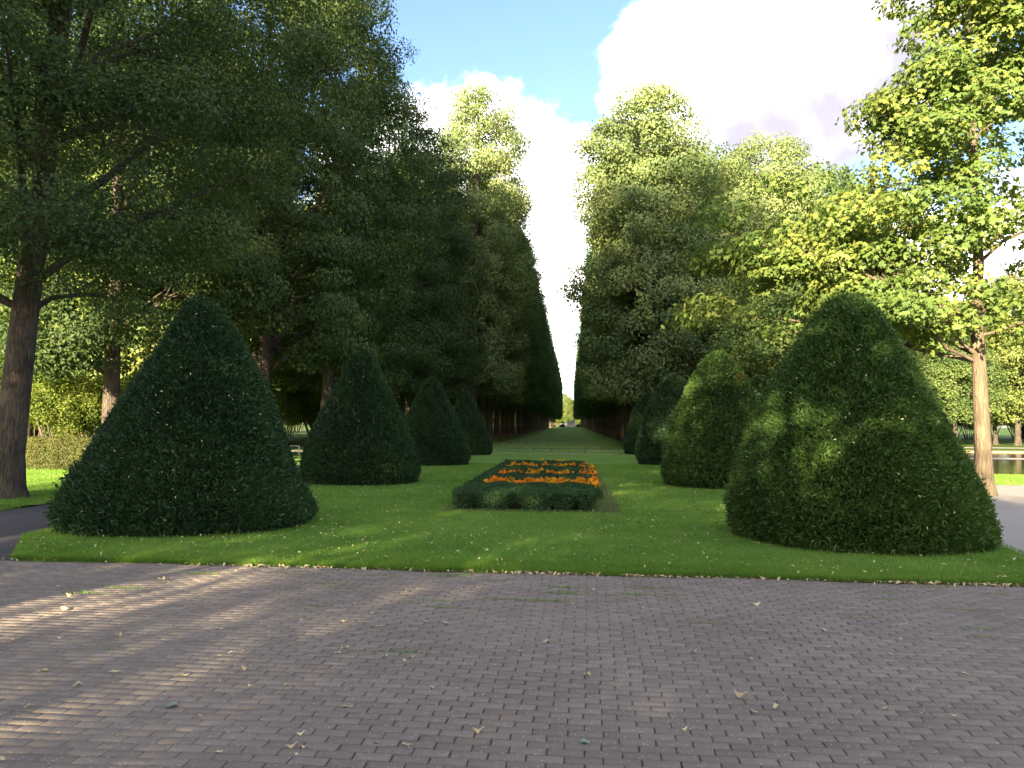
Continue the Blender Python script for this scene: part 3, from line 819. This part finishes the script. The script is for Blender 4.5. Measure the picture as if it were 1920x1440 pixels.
# ------------------------------------------------------------------ trees
COLU = [(0, .55), (.08, .85), (.25, 1.0), (.5, .98), (.7, .88), (.85, .68), (.95, .42), (1, .15)]
ROUND = [(0, .45), (.12, .8), (.35, 1.0), (.6, .97), (.8, .75), (.93, .45), (1, .12)]
TALL = [(0, .7), (.1, .95), (.3, 1.0), (.6, .92), (.8, .72), (.93, .45), (1, .15)]
high = make_tree_data('high', 181, 31, 5.9, 5.4, TALL, 460, 1.1, 36000, .26, M['linden'], M['bark'], .32, limbs=18)
thin = make_tree_data('thin', 180, 17, 3.2, 5.6, ROUND, 130, .8, 11500, .2, M['farleaf'], M['bark'], .25, limbs=16)
alley = [make_tree_data('alley%d' % i, 100 + i, 22 + (i % 2) * .8, 3.6, 3.9, COLU, 560, .78, 52000, .19, M['alley'], M['alleybark'], .27, face=2.8, limbs=20, up=.2) for i in range(3)]
pale = make_tree_data('pale', 190, 22.5, 3.4, 4.4, [(0, .75), (.1, .95), (.3, 1.0), (.65, .98), (.82, .86), (.93, .64), (1, .3)], 430, .95, 80000, .17, M['pale'], M['bark'], .29, limbs=24, up=.15)  # front avenue crown in the leaf colour brightened for sun
tall = [make_tree_data('tall%d' % i, 120 + i, 22.5, 3.4, 4.6, TALL, 440, .9, 130000, .12, M['linden'], M['bark'], .3, limbs=26, up=.3, flat=.5) for i in range(2)]
parkt = [make_tree_data('park%d' % i, 140 + i, 17, 3.0, 5.6, ROUND, 520, 1.05, 42000, .24, M['farleaf'], M['bark'], .3, limbs=16) for i in range(3)]

# left and right rows of the avenue
def row(side, X, y0, y1, step, label_first, label_rest, seed, second=False):
    rr = random.Random(seed); y = y0; k = 0
    while y < y1:
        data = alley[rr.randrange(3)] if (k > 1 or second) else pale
        lab = label_first[k] if k < len(label_first) else label_rest
        rz = (0 if side < 0 else math.pi)
        t = add_tree(data, 'linden_tree', (X + rr.uniform(-.15, .15), y, 0), rz + rr.uniform(-.06, .06), rr.uniform(.96, 1.04), lab, group='lindens in rows along the lawn avenue', zs=rr.uniform(.93, 1.04))
        if k == 0 and not second: t.scale = (.82, .9, 1.15) if side < 0 else (.96, 1.0, .97)
        if k == 1 and not second: t.scale = (.76, .8, .98)
        y += step * rr.uniform(.93, 1.07); k += 1
row(-1, -6.9, 58, 370, 5.6, ['tall linden with sunlit top, foremost in the left row of the avenue', 'shorter linden just behind the tall sunlit one in the left row'], 'linden in the left inner row beside the long lawn', 1)
row(-1, -12.2, 60, 230, 6.2, [], 'linden in the left outer row behind the inner row', 2, True)
row(1, 4.9, 49, 370, 5.6, ['broad linden with sunlit upper crown, foremost in the right row of the avenue', 'second linden of the right inner row, just behind the broad sunlit one'], 'linden in the right inner row beside the long lawn', 3)
row(1, 10.2, 56, 230, 6.2, [], 'linden in the right outer row behind the inner row', 4, True)

# big trees left of the yews
G1 = 'large lindens behind the left yews'
fr = np.random.default_rng(31)
fextra = [(fr.uniform(-1.6, 2.4) + .3, fr.uniform(-2.6, -1.0), fr.uniform(5.6, 14)) for _ in range(64)]
fa = make_tree_data('front', 201, 21, 4.6, 5.0, [(0, .75), (.15, 1), (.4, 1.0), (.7, .8), (.9, .45), (1, .1)], 480, .88, 225000, .08, M['linden'], M['bark'], .335, flat=.52, extra=fextra, lean=(1.2, .3), limbs=34, limb_r=.85)
add_tree(fa, 'linden_tree', (-11.2, 15.2, 0), 0, .93, 'thick leaning linden trunk at the left edge beside the path', group=G1)
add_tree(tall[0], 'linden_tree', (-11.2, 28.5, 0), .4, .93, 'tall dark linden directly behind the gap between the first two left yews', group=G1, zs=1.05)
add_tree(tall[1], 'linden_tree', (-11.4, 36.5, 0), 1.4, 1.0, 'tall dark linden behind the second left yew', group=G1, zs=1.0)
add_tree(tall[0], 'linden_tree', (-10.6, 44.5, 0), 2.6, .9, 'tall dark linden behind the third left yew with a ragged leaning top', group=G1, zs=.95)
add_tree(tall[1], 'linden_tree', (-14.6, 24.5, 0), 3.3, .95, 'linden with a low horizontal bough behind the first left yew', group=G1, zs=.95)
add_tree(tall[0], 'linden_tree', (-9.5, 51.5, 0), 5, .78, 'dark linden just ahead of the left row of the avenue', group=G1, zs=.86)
add_tree(parkt[0], 'park_tree', (-19.5, 36, 0), .4, 1.05, 'bright green tree behind the left hedge, nearest the lindens', group='trees beyond the left hedge')
add_tree(parkt[1], 'park_tree', (-27, 38, 0), 2.4, 1.1, 'bright green tree behind the left hedge at the edge of the photo', group='trees beyond the left hedge')
for k, (x, y) in enumerate(((-22, 52), (-32, 55), (-17, 62), (-27, 70), (-42, 60), (-20, 82), (-34, 92), (-52, 80), (-24, 110), (-20, 140), (-22, 175))):
    add_tree(parkt[k % 3], 'park_tree', (x, y, 0), k * 1.3, 1.0 + .1 * (k % 3), 'park tree in the wood beyond the left row of lindens', group='trees in the left-hand wood')

# right side
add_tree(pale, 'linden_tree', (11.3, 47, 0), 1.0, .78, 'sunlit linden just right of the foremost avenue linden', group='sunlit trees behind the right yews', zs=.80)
add_tree(parkt[2], 'park_tree', (16.3, 56, 0), 2.0, 1.08, 'sunlit round-topped tree standing above the others behind the right yews', group='sunlit trees behind the right yews', zs=1.12)
add_tree(parkt[0], 'park_tree', (10.6, 36.5, 0), 4.0, .62, 'yellow green tree behind the largest right yew', group='sunlit trees behind the right yews', zs=.60)
add_tree(parkt[1], 'park_tree', (8.3, 30.5, 0), 1.0, .45, 'small shaded tree behind the second right yew', group='sunlit trees behind the right yews', zs=.40)
add_tree(parkt[2], 'park_tree', (14.5, 44, 0), .3, .62, 'yellow green tree left of the pond behind the largest right yew', group='sunlit trees behind the right yews', zs=.62)
k = 0
for (px, Y, h_) in ((1790, 68, 11), (1866, 74, 13), (1908, 71, 13), (1975, 80, 15), (1740, 88, 14), (1830, 98, 15), (2060, 84, 16), (1920, 110, 18), (1680, 78, 12), (1620, 95, 15), (2200, 90, 16), (1480, 110, 18), (1760, 125, 17)):
    g = yp(px, 800, Y)
    add_tree(parkt[k % 3], 'park_tree', (g.x, Y, 0), k * 2.1, h_ / 17 * (1, .85, 1.1, .92)[k % 4], ['pale green tree beyond the pond', 'tree beyond the pond seen just right of the maple trunk', 'tree with a forked trunk beyond the pond at the right edge'][k] if k < 3 else 'tree in the wood beyond the pond', group='trees beyond the pond'); k += 1

# maple by the gravel path
def mskew(C, rs_):
    # long lower boughs to the left and right, narrower above
    z = C[:, 2]
    f = np.interp(z, [3, 5, 7.5, 9, 12, 16], [1.0, 1.25, .95, .66, .62, .55])
    C[:, :2] *= f[:, None]
    return C
extra = []
er = np.random.default_rng(9)
for k in range(74):
    t = er.random(); extra.append((-.9 - 5.5 * t + er.normal() * .2, er.normal() * .9, 5.7 - 1.2 * abs(t - .4) + er.normal() * .7))
for k in range(26):
    t = er.random(); extra.append((-1.0 - 2.6 * t, -.3 + er.normal() * .7, 4.0 + er.normal() * .35))
for k in range(16):
    t = er.random(); extra.append((-.8 - 1.6 * t, er.normal() * .5, 8.6 + t * .5 + er.normal() * .35))
mp_ = make_tree_data('maple', 301, 15, 3.7, 3.4, [(0, .7), (.15, .95), (.35, 1), (.6, .9), (.85, .6), (1, .2)], 230, .6, 60000, .135, M['maple'], M['maplebark'], .19, kind='maple', skew=mskew, limbs=22, extra=extra, shell=.85, flat=.55, up=.55, limb_r=.62)
g = gp(1845, 927)
add_tree(mp_, 'maple_tree', (g.x, g.y, 0), 0, 1.0, 'slender maple with pale sunlit trunk beside the gravel path on the right', 'tree')

# shrub and hedge at the left
def shrub_data(seed, h, r, nst=9):
    rs = np.random.default_rng(seed); parts = []; ends = []
    for k in range(nst):
        a = 6.283 * k / nst + rs.normal() * .3; e = np.array([math.cos(a) * r * .75, math.sin(a) * r * .75, h * rs.uniform(.6, .9)])
        p0 = np.array([math.cos(a) * .25, math.sin(a) * .25, -.05]); m_ = p0 * .5 + e * .5 + [0, 0, .5]
        ts = np.linspace(0, 1, 6)[:, None]; parts.append(tube((1 - ts) ** 2 * p0 + 2 * ts * (1 - ts) * m_ + ts ** 2 * e, .035 * (1 - .7 * ts[:, 0]), 6)); ends.append(e)
    V, Fc = catq(parts); st = mesh('shrub_stems', V, Fc, M['maplebark'], smooth=True)
    n = 22000; nc = 120
    d = unit(rs.normal(size=(nc, 3))); C = d * np.array([r, r, h * .33]) * (0.55 + .45 * rs.random((nc, 1))) + [0, 0, h * .66]
    ci = rs.integers(0, nc, n); dd = unit(rs.normal(size=(n, 3))); P = C[ci] + dd * .42 * rs.random((n, 1)) ** .5
    Nn = unit(dd * .5 + d[ci] * .5 + rs.normal(size=(n, 3)) * .5 + [0, 0, .4])
    V, Fc, T = leaves(P, Nn, .1 * (.7 + .6 * rs.random(n)), rs, width=.5)
    return st, mesh('shrub_foliage', V, Fc, M['bushleaf'], T)
sh = shrub_data(1, 3.4, 1.9)
for k, (px, Y, s, lab) in enumerate(((115, 27.5, 1.0, 'yellow green shrub with bare pale stems behind the clipped hedge'), (225, 28.5, .9, 'yellow green shrub partly hidden by the first left yew'), (-60, 28.5, 1.1, 'yellow green shrub behind the leaning trunk'), (330, 30, 1.0, 'shrub hidden behind the first left yew'))):
    if k == 3: continue
    g = yp(px, 800, Y); e = empty('shrub', (g.x, Y, 0), k * 1.9, s, label=lab, cat='shrub', group='shrubs behind the clipped hedge'); link('stem', sh[0], e); link('foliage', sh[1], e)
rs = np.random.default_rng(8)
P, Nn = cover_box(-21, -12.0, 23.9, 24.9, .97, 2600, rs, .05)
V, Fc, T = leaves(P, Nn, .06 * (.7 + .6 * rs.random(len(P))), rs, width=.65)
e = empty('clipped_hedge', (0, 0, 0), label='long waist-high clipped hedge on the sunlit lawn at the left', cat='hedge')
link('foliage', mesh('hedge_foliage', V, Fc, M['hedgeleaf'], T), e)
V, Fc = box_geo(-20.9, -12.1, 24.0, 24.8, -.05, .9); link('inner_branches', mesh('hedge_core', V, Fc, M['twigcore']), e)

ur = random.Random(5)
for k in range(46):
    x = ur.uniform(-46, -15.5); y = ur.uniform(48, 60) if k < 22 else ur.uniform(60, 130)
    e = empty('shrub', (x, y, 0), k, ur.uniform(1.0, 1.7), label='shrub in the undergrowth of the left-hand wood', cat='shrub', group='undergrowth shrubs'); link('stem', sh[0], e); link('foliage', sh[1], e)
for k in range(46):
    x = ur.uniform(-34, -15); y = ur.uniform(130, 330)
    e = empty('shrub', (x, y, 0), k, ur.uniform(1.5, 2.6), label='shrub in the undergrowth of the left-hand wood', cat='shrub', group='undergrowth shrubs'); link('stem', sh[0], e); link('foliage', sh[1], e)
for k in range(34):
    x = ur.uniform(20, 75); y = ur.uniform(95, 120)
    if k > 20: x, y = ur.uniform(13, 20), ur.uniform(60, 110)
    e = empty('shrub', (x, y, 0), k, ur.uniform(1.1, 1.9), label='shrub in the undergrowth beyond the pond', cat='shrub', group='undergrowth shrubs'); link('stem', sh[0], e); link('foliage', sh[1], e)

# ------------------------------------------------------------------ trees behind the viewer that throw the shade
G2 = 'lindens behind the viewer'
for k, (x, y, s) in enumerate(((-11, -12, 1.0), (-16.5, -14, 1.0), (-14.5, -2.0, .78))):
    add_tree(high, 'linden_tree', (x, y, 0), k * 1.7, s, 'tall linden standing behind the viewer', group=G2)
for k, (x, y, s, zs, dd) in enumerate(((-3.6, -9, .62, .66, thin), (0.5, -12, .75, .42, parkt[1]), (-5.5, -15, .8, .75, thin), (-9.5, -16, 1.0, .72, thin), (-12.5, -10, .95, .75, thin), (-3.5, -17, 1.0, .50, parkt[0]))):
    add_tree(dd, 'park_tree', (x, y, 0), k * 1.1, s, 'park tree standing behind the viewer', group=G2, zs=zs)

# ------------------------------------------------------------------ knee rail across the end of the lawn
rail = empty('knee_rail', (0, 0, 0), label='low iron knee rail crossing behind the cross path at the end of the near lawn', cat='railing')
V, Fc = tube([(-6.4, 43, .21), (4.4, 43, .21)], [.014, .014], 8); link('rail', mesh('rail', V, Fc, M['darkmetal']), rail)
pm = mesh('post', *tube([(0, 0, -.1), (0, 0, .205)], [.018, .018], 8), M['darkmetal'])
for x in np.arange(-6.4, 4.5, 1.8):
    o = link('post', pm, rail); o.location = (x, 43, 0)
g = yp(548, 838, 36)
r2 = empty('knee_rail', (g.x, 36, 0), label='short pale sunlit rail between the first two left yews', cat='railing')
V, Fc = tube([(-1.1, 0, .42), (.35, 0, .42)], [.022, .022], 8); link('rail', mesh('pale_rail', V, Fc, M['metal']), r2)
pm2 = mesh('pale_post', *tube([(0, 0, -.1), (0, 0, .42)], [.028, .028], 8), M['metal'])
for x in (-1.1, .33):
    o = link('post', pm2, r2); o.location = (x, 0, 0)

# ------------------------------------------------------------------ far end of the avenue
def lathe(prof, mat, name, sides=14):
    path = [(0, 0, z) for z, r in prof]; V, Fc = tube(path, [r for z, r in prof], sides); return mesh(name, V, Fc, mat, smooth=True)
YE = 352
g = yp(1071, 794, YE)
mon = empty('monument', (g.x, YE, 0), label='small pale monument with three upright figures at the far end of the avenue', cat='monument')
V, Fc = box_geo(-1.9, 1.9, -.8, .8, 0, 1.5); link('plinth', mesh('plinth', V, Fc, M['pinkstone']), mon)
V, Fc = box_geo(-2.3, 2.3, -1.1, 1.1, 0, .5); link('base', mesh('base', V, Fc, M['stone']), mon)
fig = lathe([(0, .42), (.5, .36), (1.0, .42), (1.35, .5), (1.5, .3), (1.6, .16), (1.7, .2), (1.85, .22), (2.0, .1)], M['bluestone'], 'figure')
for x, z, s in ((-1.25, 1.5, 1.1), (.05, 1.5, .8), (1.25, 1.5, 1.15)):
    o = link('figure', fig, mon); o.location = (x, 0, z); o.scale = (s, s, s)
dm = yew_data('far_dome', 33, 1.3, dome(EGG, 1.3, 1.35), 2500, .35)
for px, lab in ((1054, 'small dark dome shrub left of the far monument'), (1085, 'small dark dome shrub right of the far monument')):
    g = yp(px, 798, 340); e = empty('dome_shrub', (g.x, 340, 0), label=lab, cat='shrub', group='dome shrubs at the far end of the avenue'); link('foliage', dm[0], e); link('inner_branches', dm[1], e)
for k, (px, Y, s) in enumerate(((1056, 440, 1.12), (1078, 450, .92), (1068, 475, 1.0), (1096, 445, .85), (1040, 450, .95), (1025, 455, 1.1), (1112, 455, 1.1))):
    g = yp(px, 794, Y)
    add_tree(parkt[k % 3], 'park_tree', (g.x, Y, -1.5), k, s, ['yellow green tree left of centre closing the far end of the avenue', 'low tree right behind the far monument'][k] if k < 2 else 'tree closing the far end of the avenue', group='trees at the far end of the avenue')

for k in range(9):
    g = yp(1046 + k * 6, 797, 425); e = empty('shrub', (g.x, 425 + (k % 3) * 3, 0), k, 1.5, label='sunlit yellow green shrub behind the far monument', cat='shrub', group='shrubs closing the far end of the avenue'); link('stem', sh[0], e); link('foliage', sh[1], e)

# ------------------------------------------------------------------ fallen leaves
def fallen(seed, curl, mat, wid=.6):
    rs = np.random.default_rng(seed); nu, nv = 7, 5; V = []
    for i in range(nu):
        u = i / (nu - 1); w_ = wid * .5 * math.sin(math.pi * min(1, u * .95 + .04)) ** .75 * (1 if u < .6 else 1.0)
        for j in range(nv):
            v = j / (nv - 1) * 2 - 1
            V.append((u - .5, w_ * v, abs(v) ** 1.5 * curl * w_ * .8 * math.sin(u * 5 + seed) + .35 * curl * (u - .5) ** 2 + rs.normal() * .012))
    V = np.array(V); V[:, 2] -= V[:, 2].min()
    Fc = [(i * nv + j, (i + 1) * nv + j, (i + 1) * nv + j + 1, i * nv + j + 1) for i in range(nu - 1) for j in range(nv - 1)]
    bl = (V, np.array(Fc))
    st = tube([(-.5, 0, V[:nv, 2].mean()), (-.62, .03, .03), (-.78, .07, .02)], [.012, .011, .009], 4)
    return mesh('leaf_blade', *catq([bl, st]), mat, smooth=True)
fl = [fallen(70 + i, .6 + .5 * (i % 3), M['dry'], .45 + .1 * (i % 2)) for i in range(6)]; fg = fallen(80, .5, M['green'], .75)
LV = [(345, 1268, .085, 0, 'largest yellow leaf on the paving at the lower left'), (1388, 1308, .10, 0, 'long pale leaf on the paving at the lower right'),
      (322, 1325, .085, 1, 'grey green leaf on the paving at the lower left'), (1097, 1394, .06, 1, 'small grey green leaf near the bottom of the paving, middle'),
      (706, 1395, .05, 1, 'tiny grey green leaf on the paving below the middle'), (1456, 1329, .07, 0, 'pale leaf just right of the longest pale leaf'),
      (1415, 1337, .055, 0, 'crumpled leaf just below the longest pale leaf'), (547, 1404, .07, 0, 'curled yellow leaf near the bottom left of the paving'),
      (898, 1375, .07, 0, 'flat tan leaf near the bottom centre of the paving'), (651, 1328, .08, 0, 'twisted brown leaf left of the centre of the paving'),
      (648, 1217, .08, 0, 'yellow leaf in the middle distance left of centre'), (220, 1195, .09, 0, 'yellow leaf on the sunlit streak at the left'),
      (121, 1144, .13, 0, 'wide yellow leaf on the shaded paving at the far left'), (132, 1119, .10, 0, 'pale leaf nearest the lawn at the far left'),
      (461, 1258, .075, 0, None), (215, 1262, .08, 0, None), (82, 1260, .08, 0, None), (145, 1287, .06, 0, None), (376, 1344, .03, 0, None), (564, 1380, .05, 0, None), (571, 1405, .04, 0, None),
      (761, 1399, .05, 0, None), (634, 1226, .06, 0, None), (536, 1286, .04, 0, None), (712, 1176, .08, 0, None), (645, 1167, .06, 0, None), (503, 1188, .04, 0, None), (410, 1181, .07, 0, None),
      (476, 1153, .05, 0, None), (302, 1089, .12, 0, None), (5, 1426, .05, 0, None), (774, 1234, .045, 0, None), (813, 1291, .04, 0, None), (834, 1169, .08, 0, None), (1025, 1205, .07, 0, None),
      (1101, 1268, .06, 0, None), (1300, 1223, .07, 0, None), (1419, 1136, .09, 0, None), (1555, 1215, .05, 0, None), (1665, 1258, .04, 0, None), (1662, 1331, .05, 0, None), (1731, 1341, .04, 0, None), (1669, 1228, .05, 0, None)]
for k in range(40):
    LV.append((rnd.uniform(20, 1900), rnd.uniform(1085, 1240) if k % 4 else rnd.uniform(1240, 1430), rnd.uniform(.025, .055), 0, None))
for k, (px, py, s, g_, lab) in enumerate(LV):
    p = gp(px, py)
    if p.y > edge(p.x) - .05: continue
    o = link('fallen_leaf', fg if g_ else fl[k % 6]); o.location = (p.x, p.y, .006); s *= .85
    o.scale = (s, s, s * rnd.uniform(.7, 1.2)); o.rotation_euler = (rnd.uniform(-.15, .15), rnd.uniform(-.1, .1), rnd.uniform(-.7, .7) + (math.pi if k % 2 else 0))
    props(o, label=lab or 'small dry yellow leaf lying loose on the brick paving', cat='fallen leaf', group='fallen leaves on the brick paving')
tw = tube([(math.sin(t) * .045, (1 - math.cos(t)) * .045 - .04 + t * .01, .004) for t in np.linspace(-.2, 2.4, 9)], [.0018] * 9, 5)
o = link('twig', mesh('twig', *tw, M['dry'])); p = gp(1679, 1168); o.location = p; o.rotation_euler = (0, 0, -.3); o.scale = (2, 2, 2)
props(o, label='thin curved pale twig lying on the paving at the right', cat='twig')
# uncountable litter
def litter(name, xs, ys, zs, sizes, seed, label):
    rs_ = np.random.default_rng(seed); n = len(xs)
    P = np.stack([xs, ys, zs], 1); Nn = unit(rs_.normal(size=(n, 3)) * [.55, .55, .3] + [0, 0, 1])
    V, Fc, T = leaves(P, Nn, sizes, rs_, width=.42, fold=.18, droop=0)
    props(link(name, mesh(name, V, Fc, M['dry'], T)), label=label, cat='fallen leaves', kind='stuff')
rs = np.random.default_rng(77)
n = 1700; x = rs.uniform(cl.x - 2, path_corner.x + 4, n)
dn = .35 + .65 * (np.sin(x * 1.7 + 1) > 0); k_ = rs.random(n) < dn * np.interp(x, [-6, -2, 1, 5], [.25, .6, 1, 1]); x = x[k_]
litter('leaf_litter', x, edge(x) - np.abs(rs.normal(size=len(x))) * .045 - .012, np.full(len(x), .014), .02 + .075 * rs.random(len(x)) ** 2, 1, 'line of yellow leaf litter along the foot of the lawn edge')
n = 3000; y = 7.8 + 18 * rs.random(n) ** 1.6; x = rs.uniform(-6.8, 5.6, n); ok = y > edge(x) + .02; x, y = x[ok], y[ok]
litter('lawn_leaf_litter', x, y, np.full(len(x), .072), .022 + .034 * rs.random(len(x)) ** 2, 2, 'pale fallen leaves scattered over the near lawn')
n = 700; x = rs.uniform(-6.5, 6.2, n); y = edge(x) - rs.exponential(1.1, n) - .03
litter('paving_litter', x, y, np.full(n, .006), .008 + .014 * rs.random(n), 3, 'tiny scraps of dry leaf and grit on the brick paving')
n = 1500; y = 42.6 + 40 * rs.random(n) ** 1.3; x = rs.uniform(-6.5, 4.4, n)
litter('avenue_leaf_litter', x, y, np.full(n, .035), .05 + .06 * rs.random(n), 6, 'pale fallen leaves scattered over the long avenue lawn')
# leaves caught on the yews
for (c, prof, name, sd_) in (((-5.75, 11.9), yl, 'a', 4), ((4.0, 10.9), yr, 'b', 5)): pass
# weeds in the joints
n = 2600; rs = np.random.default_rng(15)
cx = rs.uniform(-4.5, 5, 48); cy = 0; P = []
for k in range(48):
    yy = edge(cx[k]) - rs.exponential(.9) - .1; m = rs.integers(20, 110)
    yr_ = e0 - .01 - round((e0 + slope * cx[k] - yy) / BD) * BD
    xx = cx[k] + rs.normal(size=m) * .12; row_y = slope * xx + yr_
    P.append(np.stack([xx, row_y + rs.normal(size=m) * .004, np.zeros(m)], 1))
P = np.concatenate(P); n = len(P); a = rs.random(n) * 6.28; h = .01 + .02 * rs.random(n)
V = np.stack([P - np.stack([np.cos(a), np.sin(a), 0 * a], 1) * .003 + [0, 0, -.01], P + np.stack([np.cos(a), np.sin(a), 0 * a], 1) * .003 + [0, 0, -.01],
              P + np.stack([rs.normal(size=n) * .012, rs.normal(size=n) * .012, h], 1)], 1).reshape(-1, 3)
props(link('joint_weeds', mesh('weeds', V, np.arange(3 * n).reshape(-1, 3), M['blade'], np.repeat(rs.random(n), 3))), label='small weeds growing in the joints of the brick paving', cat='weeds', kind='stuff')
